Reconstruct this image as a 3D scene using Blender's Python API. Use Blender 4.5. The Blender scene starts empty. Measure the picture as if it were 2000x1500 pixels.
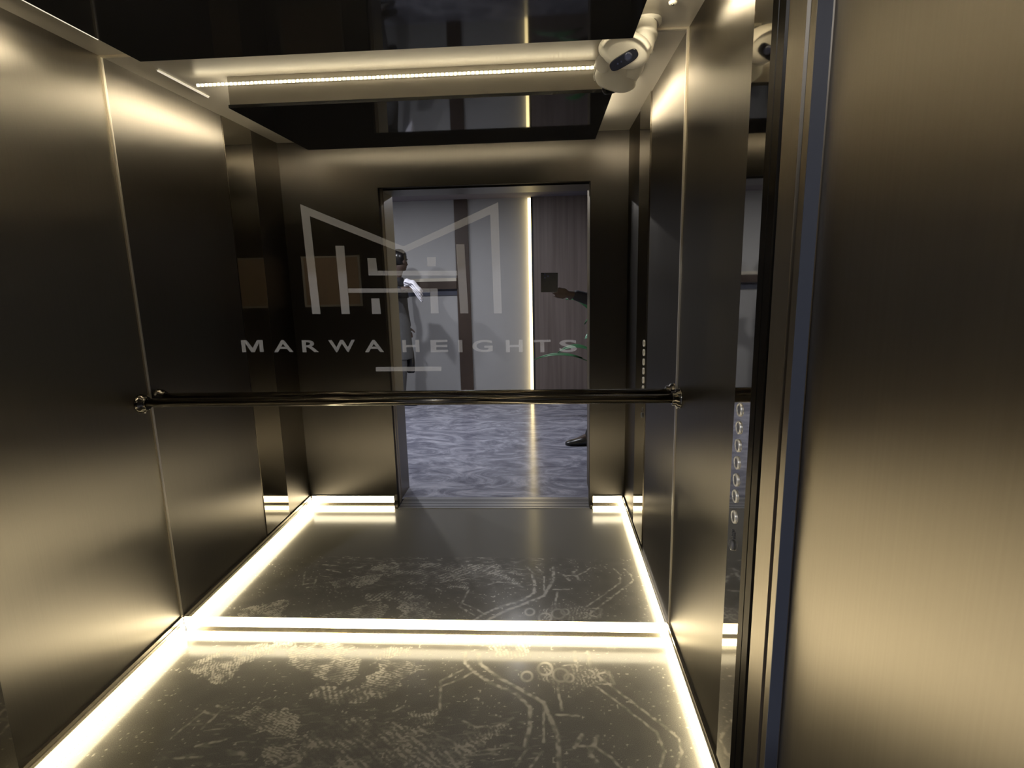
import bpy, bmesh, math, random
import numpy as np
from mathutils import Vector, Matrix

S = bpy.context.scene
COL = S.collection
random.seed(7)
rng = np.random.default_rng(5)

# ------------------------------------------------------------------ camera, world, exposure, lights
F_PX = 1110.5
PITCH, YAW, ROLL = 0.1885, -0.0613, -0.0233
CAM = Vector((1.5419, -2.078, 1.4654))
cd = bpy.data.cameras.new('camera')
cd.sensor_width = 36.0
cd.lens = F_PX / 2000 * 36.0
cd.clip_start = 0.01
cam = bpy.data.objects.new('camera', cd)
COL.objects.link(cam)
FW = Vector((math.sin(YAW) * math.cos(PITCH), math.cos(YAW) * math.cos(PITCH), -math.sin(PITCH)))
R0 = Vector((math.cos(YAW), -math.sin(YAW), 0))
U0 = R0.cross(FW)
RT = R0 * math.cos(ROLL) + U0 * math.sin(ROLL)
UP = -R0 * math.sin(ROLL) + U0 * math.cos(ROLL)
M4 = Matrix.Identity(4)
for i in range(3):
    M4[i][0], M4[i][1], M4[i][2], M4[i][3] = RT[i], UP[i], -FW[i], CAM[i]
cam.matrix_world = M4
S.camera = cam

w = bpy.data.worlds.new('world')
S.world = w
w.use_nodes = True
w.node_tree.nodes['Background'].inputs[0].default_value = (0.5, 0.55, 0.65, 1)
w.node_tree.nodes['Background'].inputs[1].default_value = 0.004

S.view_settings.view_transform = 'Standard'
S.view_settings.look = 'None'
S.view_settings.gamma = 1
S.view_settings.use_curve_mapping = False
S.view_settings.exposure = 0.0
S.cycles.max_bounces = 14
S.cycles.glossy_bounces = 12
S.cycles.diffuse_bounces = 4
S.cycles.transparent_max_bounces = 12
S.cycles.sample_clamp_indirect = 6.0

LED_K = 15.5          # radiance of the floor LED strips
LED_C = 50.0          # radiance of the ceiling LED strips
LOBBY_W = 72.0       # lobby ceiling lamps


def area_lamp(name, loc, size, power, color):
    d = bpy.data.lights.new(name, 'AREA')
    d.shape = 'RECTANGLE'
    d.size, d.size_y = size
    d.energy = power
    d.color = color
    o = bpy.data.objects.new(name, d)
    o.location = loc
    COL.objects.link(o)
    return o


def spot_lamp(name, loc, radius, power, color):
    d = bpy.data.lights.new(name, 'AREA')
    d.shape = 'DISK'
    d.size = radius * 2
    d.energy = power
    d.color = color
    o = bpy.data.objects.new(name, d)
    o.location = loc
    COL.objects.link(o)


DOWNLIGHTS = [(1.22, -3.00), (-0.15, -3.17), (-1.05, -3.17)]
for px_, py_ in DOWNLIGHTS:
    spot_lamp('lobby_lamp', (px_, py_, 2.352), 0.045, LOBBY_W / 3, (0.95, 0.96, 1.0))

# ------------------------------------------------------------------ materials
MATS = {}


def nodes_of(m):
    m.use_nodes = True
    nt = m.node_tree
    return nt, nt.nodes, nt.links, nt.nodes['Principled BSDF']


def plain(name, col, rough=0.5, metal=0.0, spec=0.5, noise=0.0, scale=20.0):
    m = bpy.data.materials.new(name)
    nt, N, L, b = nodes_of(m)
    b.inputs['Base Color'].default_value = (*col, 1)
    b.inputs['Roughness'].default_value = rough
    b.inputs['Metallic'].default_value = metal
    b.inputs['Specular IOR Level'].default_value = spec
    if noise:
        tc = N.new('ShaderNodeTexCoord')
        n = N.new('ShaderNodeTexNoise')
        n.inputs['Scale'].default_value = scale
        n.inputs['Detail'].default_value = 6
        L.new(tc.outputs['Object'], n.inputs['Vector'])
        r = N.new('ShaderNodeMapRange')
        r.inputs['To Min'].default_value = 1 - noise
        r.inputs['To Max'].default_value = 1 + noise
        L.new(n.outputs['Fac'], r.inputs['Value'])
        mx = N.new('ShaderNodeVectorMath')
        mx.operation = 'SCALE'
        mx.inputs[0].default_value = col
        L.new(r.outputs[0], mx.inputs['Scale'])
        L.new(mx.outputs[0], b.inputs['Base Color'])
    MATS[name] = m
    return m


def brushed(name, col, ru, rv, streak=0.06, u=260.0, v=2.5, broad=0.17, mixb=0.24):
    """brushed steel with a vertical grain (V runs along it): highlights spread by ru across the grain, rv along it"""
    m = bpy.data.materials.new(name)
    m.use_nodes = True
    nt = m.node_tree
    N, L = nt.nodes, nt.links
    N.clear()
    b = N.new('ShaderNodeBsdfAnisotropic')
    b.distribution = 'BECKMANN'
    r0 = math.sqrt(ru * rv)
    b.inputs['Anisotropy'].default_value = -(1 - rv / r0)
    t = N.new('ShaderNodeTangent')
    t.direction_type = 'UV_MAP'
    t.uv_map = 'UVMap'
    L.new(t.outputs[0], b.inputs['Tangent'])
    uv = N.new('ShaderNodeUVMap')
    uv.uv_map = 'UVMap'
    mp = N.new('ShaderNodeMapping')
    mp.inputs['Scale'].default_value = (u, v, 1)
    L.new(uv.outputs[0], mp.inputs[0])
    n = N.new('ShaderNodeTexNoise')
    n.inputs['Scale'].default_value = 1.0
    n.inputs['Detail'].default_value = 3
    L.new(mp.outputs[0], n.inputs['Vector'])
    r = N.new('ShaderNodeMapRange')
    rough = math.sqrt(r0)
    r.inputs['To Min'].default_value = rough * 0.90
    r.inputs['To Max'].default_value = rough * 1.10
    L.new(n.outputs['Fac'], r.inputs['Value'])
    L.new(r.outputs[0], b.inputs['Roughness'])
    r2 = N.new('ShaderNodeMapRange')
    r2.inputs['To Min'].default_value = 1 - streak
    r2.inputs['To Max'].default_value = 1 + streak
    L.new(n.outputs['Fac'], r2.inputs['Value'])
    mx = N.new('ShaderNodeVectorMath')
    mx.operation = 'SCALE'
    mx.inputs[0].default_value = col
    L.new(r2.outputs[0], mx.inputs['Scale'])
    L.new(mx.outputs[0], b.inputs['Color'])
    b2 = N.new('ShaderNodeBsdfAnisotropic')
    b2.distribution = 'BECKMANN'
    b2.inputs['Roughness'].default_value = math.sqrt(math.sqrt(ru * broad))
    b2.inputs['Anisotropy'].default_value = -(1 - broad / math.sqrt(ru * broad))
    L.new(t.outputs[0], b2.inputs['Tangent'])
    L.new(mx.outputs[0], b2.inputs['Color'])
    ms = N.new('ShaderNodeMixShader')
    ms.inputs[0].default_value = mixb
    L.new(b.outputs[0], ms.inputs[1])
    L.new(b2.outputs[0], ms.inputs[2])
    o = N.new('ShaderNodeOutputMaterial')
    L.new(ms.outputs[0], o.inputs[0])
    MATS[name] = m
    return m


def emitter(name, col, k):
    m = bpy.data.materials.new(name)
    m.use_nodes = True
    nt = m.node_tree
    nt.nodes.clear()
    e = nt.nodes.new('ShaderNodeEmission')
    e.inputs[0].default_value = (*col, 1)
    e.inputs[1].default_value = k
    o = nt.nodes.new('ShaderNodeOutputMaterial')
    nt.links.new(e.outputs[0], o.inputs[0])
    MATS[name] = m
    return m


WARM = (1.0, 0.85, 0.54)
GOLD = (0.215, 0.199, 0.174)
brushed('brushed_wall', GOLD, 0.30, 0.070)
brushed('brushed_front', (0.066, 0.061, 0.055), 0.30, 0.060)
brushed('brushed_jamb', (0.36, 0.322, 0.268), 0.32, 0.095)
plain('brushed_ceiling', (0.38, 0.355, 0.31), 0.38, 0.45)
plain('tray_metal', (0.34, 0.31, 0.265), 0.45, 0.5)
plain('polished_steel', (0.50, 0.47, 0.41), 0.04, 1.0)
plain('blue_reflection', (0.034, 0.040, 0.058), 0.40)
plain('shaded_jamb', (0.07, 0.065, 0.065), 0.35, 1.0)
plain('edge_trim', (0.78, 0.72, 0.60), 0.35, 1.0)
plain('baseboard_steel', (0.70, 0.64, 0.52), 0.22, 1.0)
plain('black_gap', (0.01, 0.01, 0.012), 0.6)  # near black, stands for shade in gaps and beside the wood panel
plain('gloss_black', (0.016, 0.016, 0.018), 0.04, 0.0, 0.35)
plain('bronze_tube', (0.13, 0.12, 0.105), 0.16, 1.0)
plain('chrome', (0.75, 0.74, 0.70), 0.12, 1.0)
plain('button_steel', (0.72, 0.70, 0.66), 0.35, 0.6)
plain('button_core', (0.10, 0.10, 0.105), 0.3)
plain('camera_white', (0.80, 0.77, 0.68), 0.38)
plain('camera_black', (0.012, 0.012, 0.016), 0.06)
plain('lens_glass', (0.05, 0.06, 0.12), 0.03)
plain('lobby_plaster', (0.35, 0.35, 0.355), 0.75, noise=0.08, scale=3.0)
plain('lobby_ceiling', (0.17, 0.155, 0.18), 0.8)
plain('brown_wood', (0.045, 0.028, 0.020), 0.45, noise=0.25, scale=9)
plain('cream_paint', (0.52, 0.48, 0.40), 0.6)
plain('navy_shadow', (0.045, 0.05, 0.075), 0.6)
plain('aluminium', (0.55, 0.55, 0.57), 0.3, 1.0)
plain('notice_brown', (0.055, 0.036, 0.022), 0.6, noise=0.2, scale=14)
plain('notice_frame', (0.07, 0.065, 0.06), 0.4)
plain('skin', (0.055, 0.034, 0.026), 0.65)  # darkened: shade of the backlit figures is put into the skin colour
plain('hair', (0.008, 0.007, 0.007), 0.3)
plain('black_cloth', (0.010, 0.010, 0.013), 0.7)
plain('black_leather', (0.010, 0.010, 0.012), 0.25)
plain('grey_cloth', (0.085, 0.086, 0.090), 0.85, noise=0.12, scale=30)
plain('dark_cloth', (0.018, 0.018, 0.026), 0.8)
plain('white_cloth', (0.78, 0.78, 0.86), 0.8)
plain('eye_white', (0.35, 0.34, 0.32), 0.4)
plain('phone_black', (0.012, 0.012, 0.014), 0.22)
plain('leaf', (0.035, 0.12, 0.05), 0.4, noise=0.3, scale=12)
plain('leaf_pale', (0.22, 0.42, 0.30), 0.4)
plain('stem_green', (0.05, 0.13, 0.05), 0.5)
plain('pot_white', (0.5, 0.5, 0.5), 0.3)
plain('soil', (0.03, 0.02, 0.015), 0.9)
plain('shoe_black', (0.008, 0.008, 0.009), 0.3)
plain('tape_white', (0.8, 0.78, 0.7), 0.5)
emitter('led_floor', WARM, LED_K)
emitter('led_floor_top', (1.0, 0.86, 0.58), LED_K * 0.75)
emitter('led_ceiling', (1.0, 0.87, 0.60), LED_C)
emitter('led_back', (1.0, 0.87, 0.60), 46.0)
emitter('led_right', (1.0, 0.87, 0.62), 110.0)
emitter('led_slim', (1.0, 0.9, 0.7), 1.0)
emitter('led_lobby', (1.0, 0.78, 0.36), 7.0)
emitter('lamp_diffuser', (0.95, 0.96, 1.0), 20.0)

# mirror: dark tinted silvered glass
m = bpy.data.materials.new('mirror_glass')
m.use_nodes = True
nt = m.node_tree
nt.nodes.clear()
g = nt.nodes.new('ShaderNodeBsdfGlossy')
g.inputs['Color'].default_value = (0.80, 0.80, 0.81, 1)
g.inputs['Roughness'].default_value = 0.0
o_ = nt.nodes.new('ShaderNodeOutputMaterial')
nt.links.new(g.outputs[0], o_.inputs[0])
MATS['mirror_glass'] = m

# frosted (etched) film on the mirror: thin, mostly see-through, with a matt pale scatter
m = bpy.data.materials.new('frosted_film')
m.use_nodes = True
nt = m.node_tree
nt.nodes.clear()
tr = nt.nodes.new('ShaderNodeBsdfTransparent')
tr.inputs['Color'].default_value = (0.95, 0.95, 0.95, 1)
df = nt.nodes.new('ShaderNodeBsdfDiffuse')
df.inputs['Color'].default_value = (0.27, 0.28, 0.31, 1)
ad = nt.nodes.new('ShaderNodeAddShader')
o_ = nt.nodes.new('ShaderNodeOutputMaterial')
nt.links.new(tr.outputs[0], ad.inputs[0])
nt.links.new(df.outputs[0], ad.inputs[1])
nt.links.new(ad.outputs[0], o_.inputs[0])
MATS['frosted_film'] = m

# cab floor: dark fine-grained glossy slab, dust painted per vertex
m = bpy.data.materials.new('cab_floor')
nt, N, L, b = nodes_of(m)
at = N.new('ShaderNodeAttribute')
at.attribute_name = 'dust'
tc = N.new('ShaderNodeTexCoord')
sp = N.new('ShaderNodeTexNoise')
sp.inputs['Scale'].default_value = 420
sp.inputs['Detail'].default_value = 2
L.new(tc.outputs['Object'], sp.inputs['Vector'])
rp = N.new('ShaderNodeValToRGB')
rp.color_ramp.elements[0].position = 0.35
rp.color_ramp.elements[0].color = (0.055, 0.055, 0.055, 1)
rp.color_ramp.elements[1].position = 0.75
rp.color_ramp.elements[1].color = (0.14, 0.135, 0.125, 1)
L.new(sp.outputs['Fac'], rp.inputs[0])
mc = N.new('ShaderNodeMix')
mc.data_type = 'RGBA'
mc.inputs[7].default_value = (0.12, 0.112, 0.092, 1)
L.new(at.outputs['Fac'], mc.inputs[0])
L.new(rp.outputs[0], mc.inputs[6])
L.new(mc.outputs[2], b.inputs['Base Color'])
mr = N.new('ShaderNodeMapRange')
mr.inputs['To Min'].default_value = 0.16
mr.inputs['To Max'].default_value = 0.55
L.new(at.outputs['Fac'], mr.inputs['Value'])
L.new(mr.outputs[0], b.inputs['Roughness'])
b.inputs['Specular IOR Level'].default_value = 0.5
gl = N.new('ShaderNodeBsdfGlossy')
gl.inputs['Color'].default_value = (0.50, 0.475, 0.42, 1)
gl.inputs['Roughness'].default_value = 0.62
mg = N.new('ShaderNodeMapRange')
mg.inputs['To Min'].default_value = 0.12
mg.inputs['To Max'].default_value = 0.95
L.new(at.outputs['Fac'], mg.inputs['Value'])
sh = N.new('ShaderNodeMixShader')
L.new(mg.outputs[0], sh.inputs[0])
L.new(b.outputs[0], sh.inputs[1])
L.new(gl.outputs[0], sh.inputs[2])
L.new(sh.outputs[0], N['Material Output'].inputs[0])
bp = N.new('ShaderNodeBump')
bp.inputs['Strength'].default_value = 0.35
bp.inputs['Distance'].default_value = 0.001
L.new(sp.outputs['Fac'], bp.inputs['Height'])
L.new(bp.outputs[0], gl.inputs['Normal'])
MATS['cab_floor'] = m

# lobby floor: blue grey marble
m = bpy.data.materials.new('marble')
nt, N, L, b = nodes_of(m)
tc = N.new('ShaderNodeTexCoord')
mp = N.new('ShaderNodeMapping')
mp.inputs['Rotation'].default_value = (0, 0, 0.3)
mp.inputs['Scale'].default_value = (1.0, 1.9, 1)
L.new(tc.outputs['Object'], mp.inputs[0])
n1 = N.new('ShaderNodeTexNoise')
n1.inputs['Scale'].default_value = 2.2
n1.inputs['Detail'].default_value = 9
n1.inputs['Roughness'].default_value = 0.68
n1.inputs['Distortion'].default_value = 2.4
L.new(mp.outputs[0], n1.inputs['Vector'])
rp = N.new('ShaderNodeValToRGB')
e = rp.color_ramp.elements
e[0].position, e[0].color = 0.30, (0.10, 0.105, 0.145, 1)
e[1].position, e[1].color = 0.68, (0.50, 0.51, 0.60, 1)
x = e.new(0.48)
x.color = (0.23, 0.235, 0.30, 1)
L.new(n1.outputs['Fac'], rp.inputs[0])
L.new(rp.outputs[0], b.inputs['Base Color'])
b.inputs['Roughness'].default_value = 0.16
MATS['marble'] = m

# lobby wall panel: grey brown veneer with a vertical grain
m = bpy.data.materials.new('veneer')
nt, N, L, b = nodes_of(m)
tc = N.new('ShaderNodeTexCoord')
mp = N.new('ShaderNodeMapping')
mp.inputs['Scale'].default_value = (16, 16, 0.5)
L.new(tc.outputs['Object'], mp.inputs[0])
n1 = N.new('ShaderNodeTexNoise')
n1.inputs['Scale'].default_value = 1.5
n1.inputs['Detail'].default_value = 6
L.new(mp.outputs[0], n1.inputs['Vector'])
rp = N.new('ShaderNodeValToRGB')
e = rp.color_ramp.elements
e[0].position, e[0].color = 0.3, (0.125, 0.098, 0.088, 1)
e[1].position, e[1].color = 0.7, (0.19, 0.155, 0.145, 1)
L.new(n1.outputs['Fac'], rp.inputs[0])
L.new(rp.outputs[0], b.inputs['Base Color'])
b.inputs['Roughness'].default_value = 0.5
MATS['veneer'] = m


# ------------------------------------------------------------------ mesh helpers
def quad(bm, uvl, pts, axis):
    vs = [bm.verts.new(p) for p in pts]
    f = bm.faces.new(vs)
    for lp in f.loops:
        c = lp.vert.co
        lp[uvl].uv = (c.y, c.z) if axis == 0 else (c.x, c.z) if axis == 1 else (c.x, c.y)
    return f


def box(bm, x0, x1, y0, y1, z0, z1):
    uvl = bm.loops.layers.uv.get('UVMap') or bm.loops.layers.uv.new('UVMap')
    quad(bm, uvl, [(x0, y0, z0), (x0, y0, z1), (x0, y1, z1), (x0, y1, z0)], 0)
    quad(bm, uvl, [(x1, y0, z0), (x1, y1, z0), (x1, y1, z1), (x1, y0, z1)], 0)
    quad(bm, uvl, [(x0, y0, z0), (x1, y0, z0), (x1, y0, z1), (x0, y0, z1)], 1)
    quad(bm, uvl, [(x0, y1, z0), (x0, y1, z1), (x1, y1, z1), (x1, y1, z0)], 1)
    quad(bm, uvl, [(x0, y0, z0), (x0, y1, z0), (x1, y1, z0), (x1, y0, z0)], 2)
    quad(bm, uvl, [(x0, y0, z1), (x1, y0, z1), (x1, y1, z1), (x0, y1, z1)], 2)
    return bm


def tube(bm, pts, rad, seg=16, caps=True):
    """swept tube along pts; rad scalar or list"""
    pts = [Vector(p) for p in pts]
    rad = rad if isinstance(rad, (list, tuple)) else [rad] * len(pts)
    rings = []
    ref = Vector((0, 0, 1))
    for i, p in enumerate(pts):
        d = (pts[min(i + 1, len(pts) - 1)] - pts[max(i - 1, 0)]).normalized()
        r = ref if abs(d.dot(ref)) < 0.95 else Vector((0, 1, 0))
        a = d.cross(r).normalized()
        c = d.cross(a)
        rings.append([bm.verts.new(p + (a * math.cos(t) + c * math.sin(t)) * rad[i])
                      for t in (2 * math.pi * k / seg for k in range(seg))])
    for A, B in zip(rings, rings[1:]):
        for k in range(seg):
            f = bm.faces.new((A[k], A[(k + 1) % seg], B[(k + 1) % seg], B[k]))
            f.smooth = True
    if caps:
        bm.faces.new(rings[0][::-1])
        bm.faces.new(rings[-1])
    return bm


def ellipsoid(bm, c, r, u=20, v=14, rot=None):
    M = Matrix.Translation(c) @ (rot.to_4x4() if rot else Matrix.Identity(4)) @ Matrix.Diagonal((*r, 1))
    res = bmesh.ops.create_uvsphere(bm, u_segments=u, v_segments=v, radius=1, matrix=M)
    for vv in res['verts']:
        for f in vv.link_faces:
            f.smooth = True
    return res['verts']


def obj(name, bm, mat, parent=None, recalc=True, **props):
    me = bpy.data.meshes.new(name)
    if recalc:
        bmesh.ops.recalc_face_normals(bm, faces=bm.faces[:])
    bm.to_mesh(me)
    bm.free()
    me.materials.append(MATS[mat])
    o = bpy.data.objects.new(name, me)
    COL.objects.link(o)
    if parent:
        o.parent = parent
        o.matrix_parent_inverse = Matrix.Translation(parent.location).inverted()
    for k, vv in props.items():
        o[k] = vv
    return o


def empty(name, loc, label=None, cat=None, group=None, kind=None):
    o = bpy.data.objects.new(name, None)
    o.location = loc
    o.empty_display_size = 0.05
    COL.objects.link(o)
    for k, vv in (('label', label), ('category', cat), ('group', group), ('kind', kind)):
        if vv:
            o[k] = vv
    return o


def bevel(o, wdt, seg=2):
    md = o.modifiers.new('bevel', 'BEVEL')
    md.width = wdt
    md.segments = seg
    md.limit_method = 'ANGLE'
    md.angle_limit = math.radians(40)
    return o


def B(*a):
    return box(bmesh.new(), *a)


def st(name, bm, mat, parent=None):
    o = obj(name, bm, mat, parent)
    if parent is None:
        o['kind'] = 'structure'
    return o


# ------------------------------------------------------------------ cab shell
W, H, L_ = 2.022, 2.25, 1.339
HS = 0.092                      # height of the lit baseboard
XL, XR = 0.575, 1.807           # door opening
ZD = 1.985                      # door head
# polished strips stand in the brushed side walls near the door
PL0, PL1 = -0.752, -1.03
PR0, PR1 = -0.645, -0.93

wl = st('wall_left', box(B(-0.03, 0, PL0 + 0.0, 0.0, 0, H), -0.03, 0, -L_, PL1, 0, H), 'brushed_wall')
wr = st('wall_right', box(B(W, W + 0.03, PR0, 0.0, 0, H), W, W + 0.03, -L_, PR1, 0, H), 'brushed_wall')
st('wall_back', B(-0.03, W + 0.03, 0.012, 0.04, 0, H), 'brushed_wall')
st('polished_panel', B(-0.03, 0.004, PL1 + 0.002, PL0 - 0.002, HS, H), 'polished_steel', wl)

# front wall of the cab (seen in the mirror) and its return edges
st('wall_front_left', box(B(-0.03, XL, -L_ - 0.017, -L_, 0, H), -0.03, XL, -L_ - 0.039, -L_ - 0.020, 0, H), 'brushed_front')
st('wall_front_right', box(B(XR, W + 0.03, -L_ - 0.017, -L_, 0, H), XR, W + 0.03, -L_ - 0.039, -L_ - 0.020, 0, H), 'brushed_front')
st('wall_front_top', B(XL, XR, -L_ - 0.039, -L_, ZD, H), 'brushed_front')

# cab ceiling
st('ceiling', B(-0.03, W + 0.03, -L_ - 0.03, 0.04, H, H + 0.03), 'brushed_ceiling')

# slim bright trims where walls and ceiling meet the mirror
st('trim_1', B(0.0, 0.006, -0.006, 0.0, HS, H), 'edge_trim')
st('trim_2', B(W - 0.006, W, -0.006, 0.0, HS, H), 'edge_trim')
st('trim_3', B(0.006, 0.36, -0.006, 0.0, H - 0.006, H), 'edge_trim')
st('trim_4', B(1.78, W - 0.006, -0.006, 0.0, H - 0.006, H), 'edge_trim')


# cab floor with painted dust
def in_poly(X, Y, P):
    c = np.zeros(X.shape, bool)
    n = len(P)
    for i in range(n):
        x1, y1 = P[i]
        x2, y2 = P[(i + 1) % n]
        hit = ((y1 > Y) != (y2 > Y)) & (X < (x2 - x1) * (Y - y1) / (y2 - y1 + 1e-9) + x1)
        c ^= hit
    return c


def seg_dist(X, Y, a, c):
    ax, ay = a
    bx, by = c
    dx, dy = bx - ax, by - ay
    t = np.clip(((X - ax) * dx + (Y - ay) * dy) / (dx * dx + dy * dy + 1e-12), 0, 1)
    return np.hypot(X - ax - t * dx, Y - ay - t * dy)


def vnoise(X, Y, s, seed):
    r = np.random.default_rng(seed)
    T = r.random((64, 64))
    x, y = X * s, Y * s
    xi, yi = np.floor(x).astype(int), np.floor(y).astype(int)
    fx, fy = x - xi, y - yi
    fx, fy = fx * fx * (3 - 2 * fx), fy * fy * (3 - 2 * fy)
    g = lambda a, c: T[a % 64, c % 64]
    return (g(xi, yi) * (1 - fx) + g(xi + 1, yi) * fx) * (1 - fy) + (g(xi, yi + 1) * (1 - fx) + g(xi + 1, yi + 1) * fx) * fy


PRINTS = [[(0.117, -0.189), (0.17, -0.13), (0.28, -0.06), (0.446, -0.023), (0.505, -0.035), (0.48, -0.075), (0.411, -0.108), (0.343, -0.177), (0.335, -0.27), (0.291, -0.28), (0.216, -0.238)], [(0.471, -0.055), (0.626, -0.012), (0.746, -0.049), (0.796, -0.135), (0.833, -0.221), (0.761, -0.264), (0.658, -0.226), (0.535, -0.172)], [(0.815, -0.066), (0.893, -0.045), (1.0, -0.055), (0.98, -0.1), (0.876, -0.133), (0.831, -0.104)], [(0.878, -0.139), (0.997, -0.13), (1.066, -0.169), (0.998, -0.216), (0.981, -0.297), (0.93, -0.319), (0.855, -0.288), (0.853, -0.22), (0.892, -0.185)], [(0.682, -0.331), (0.689, -0.279), (0.843, -0.28), (0.969, -0.323), (0.866, -0.351), (0.798, -0.367)], [(0.455, -0.434), (0.512, -0.386), (0.626, -0.394), (0.7, -0.438), (0.715, -0.514), (0.648, -0.516), (0.564, -0.487), (0.494, -0.456)], [(0.604, -0.549), (0.682, -0.515), (0.742, -0.574), (0.726, -0.613), (0.646, -0.616)], [(1.062, -0.404), (1.148, -0.39), (1.167, -0.446), (1.101, -0.459)], [(1.289, -0.045), (1.359, -0.011), (1.474, -0.031), (1.455, -0.088), (1.397, -0.119), (1.336, -0.106)], [(1.278, -0.436), (1.381, -0.44), (1.414, -0.416), (1.392, -0.472), (1.335, -0.494), (1.273, -0.465)], [(0.74, -0.492), (0.889, -0.421), (1.182, -0.478), (1.352, -0.494), (1.269, -0.614), (0.735, -0.632)], [(1.496, -0.16), (1.594, -0.129), (1.784, -0.167), (1.756, -0.249), (1.59, -0.267), (1.488, -0.217)]]
TREAD = [(0.4, 0.010, .85), (1.9, 0.013, .55), (0.1, 0.011, .7), (1.3, 0.012, .8), (0.5, 0.02, .6), (1.2, 0.010, .55), (1.2, 0.012, .4), (0.2, 0.011, .6), (0.3, 0.014, .6), (0.4, 0.012, .5), (0.9, 0.02, .35), (0.2, 0.015, .25)]
LINES = [[(1.209, -0.077), (1.218, -0.14), (1.26, -0.191), (1.329, -0.247), (1.421, -0.295), (1.472, -0.359), (1.475, -0.448), (1.462, -0.523)], [(1.261, -0.076), (1.275, -0.143), (1.355, -0.217), (1.443, -0.279), (1.52, -0.336), (1.536, -0.392), (1.565, -0.477), (1.567, -0.6)], [(1.214, -0.175), (1.14, -0.24), (1.163, -0.383)], [(1.256, -0.187), (1.207, -0.23), (1.14, -0.272)], [(1.641, -0.061), (1.645, -0.151)], [(1.695, -0.06), (1.696, -0.158)], [(1.64, -0.071), (1.691, -0.069)], [(1.696, -0.166), (1.773, -0.261), (1.864, -0.369), (1.917, -0.434), (1.952, -0.477), (1.949, -0.531), (1.922, -0.588)], [(1.698, -0.24), (1.767, -0.314), (1.834, -0.397), (1.884, -0.454), (1.896, -0.527), (1.872, -0.59)], [(1.472, -0.529), (1.436, -0.599)], [(1.516, -0.545), (1.479, -0.603)], [(1.644, -0.474), (1.617, -0.524)], [(1.693, -0.479), (1.664, -0.546), (1.684, -0.579)], [(1.617, -0.521), (1.68, -0.519), (1.728, -0.561), (1.752, -0.594)], [(1.57, -0.267), (1.583, -0.37)], [(1.562, -0.391), (1.639, -0.393)], [(1.52, -0.336), (1.52, -0.509)], [(1.59, -0.144), (1.637, -0.134)], [(1.702, -0.191), (1.761, -0.173), (1.776, -0.238), (1.709, -0.24)], [(1.247, -0.428), (1.297, -0.453), (1.368, -0.444), (1.417, -0.41)], [(1.212, -0.555), (1.259, -0.61)], [(1.287, -0.609), (1.235, -0.518), (1.181, -0.495)], [(0.339, -0.41), (0.319, -0.473), (0.302, -0.52)], [(0.399, -0.401), (0.377, -0.489)], [(0.324, -0.41), (0.384, -0.427)], [(0.37, -0.386), (0.41, -0.395)], [(0.402, -0.559), (0.483, -0.531)], [(0.361, -0.608), (0.446, -0.6)], [(0.522, -0.358), (0.54, -0.344)], [(1.001, -0.396), (1.033, -0.37)]]
RINGS = [(1.525, -0.163, 0.027), (1.583, -0.195, 0.028), (1.457, -0.206, 0.02), (1.613, -0.21, 0.017)]

NX, NY = 620, 230
FY1 = -0.70
gx = np.linspace(0, W, NX + 1)
gy = np.linspace(FY1, 0, NY + 1)
X, Y = np.meshgrid(gx, gy)
dust = np.zeros(X.shape)
wob = (vnoise(X, Y, 45, 1) - 0.5) * 0.03
wob2 = (vnoise(X, Y, 45, 2) - 0.5) * 0.03
fine = vnoise(X, Y, 160, 3)
mott = vnoise(X, Y, 28, 4)
for P, (ang, pitch, k) in zip(PRINTS, TREAD):
    ins = in_poly(X + wob, Y + wob2, P)
    s = np.sin((X * math.cos(ang) + Y * math.sin(ang) + wob * 0.4) * 2 * math.pi / pitch)
    tread = 0.35 + 0.75 * (s > 0.0)
    dust = np.maximum(dust, ins * k * tread * np.clip(-0.1 + 1.7 * mott, 0.15, 1.2) * np.clip(-0.1 + 1.8 * fine, 0.2, 1.2))
for i, P in enumerate(LINES):
    d = np.min([seg_dist(X + wob * 0.12, Y + wob2 * 0.12, a, c) for a, c in zip(P, P[1:])], axis=0)
    wd = 0.007 if i in (0, 1, 4, 5, 11, 12) and True else 0.0045
    dust = np.maximum(dust, np.clip(1.6 - d / wd, 0, 1) * (0.08 + 0.62 * vnoise(X, Y, 70, 9) ** 1.5))
for cx_, cy_, r_ in RINGS:
    d = np.abs(np.hypot(X - cx_, (Y - cy_) * 0.8) - r_)
    dust = np.maximum(dust, np.clip(1.5 - d / 0.005, 0, 1) * 0.5 * (0.3 + mott))
dust = np.maximum(dust, np.clip((vnoise(X, Y, 120, 6) - 0.84) * 5, 0, 0.6) * (mott > 0.4))
low = np.clip((-Y - 0.30) / 0.2, 0, 1) * np.clip((X - 0.25) / 0.2, 0, 1) * np.clip((1.75 - X) / 0.3, 0, 1)
scr = np.clip((vnoise(X * 0.5 + Y * 0.6, Y * 2.2 - X * 0.4, 60, 11) - 0.62) * 2.2, 0, 0.5)
dust = np.maximum(dust, low * scr * 0.7 * (0.1 + 1.2 * mott))
dust = np.maximum(dust, 0.05 * mott)
verts = np.stack([X.ravel(), Y.ravel(), np.zeros(X.size)], 1)
idx = np.arange(X.size).reshape(X.shape)
faces = np.stack([idx[:-1, :-1].ravel(), idx[:-1, 1:].ravel(), idx[1:, 1:].ravel(), idx[1:, :-1].ravel()], 1)
n0 = len(verts)
extra = np.array([[0, -L_ - 0.03, 0], [W, -L_ - 0.03, 0], [W, FY1, 0], [0, FY1, 0]])
verts = np.vstack([verts, extra])
faces = np.vstack([faces, [[n0, n0 + 1, n0 + 2, n0 + 3]]])
me = bpy.data.meshes.new('floor')
me.from_pydata(verts.tolist(), [], faces.tolist())
at = me.attributes.new('dust', 'FLOAT', 'POINT')
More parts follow.
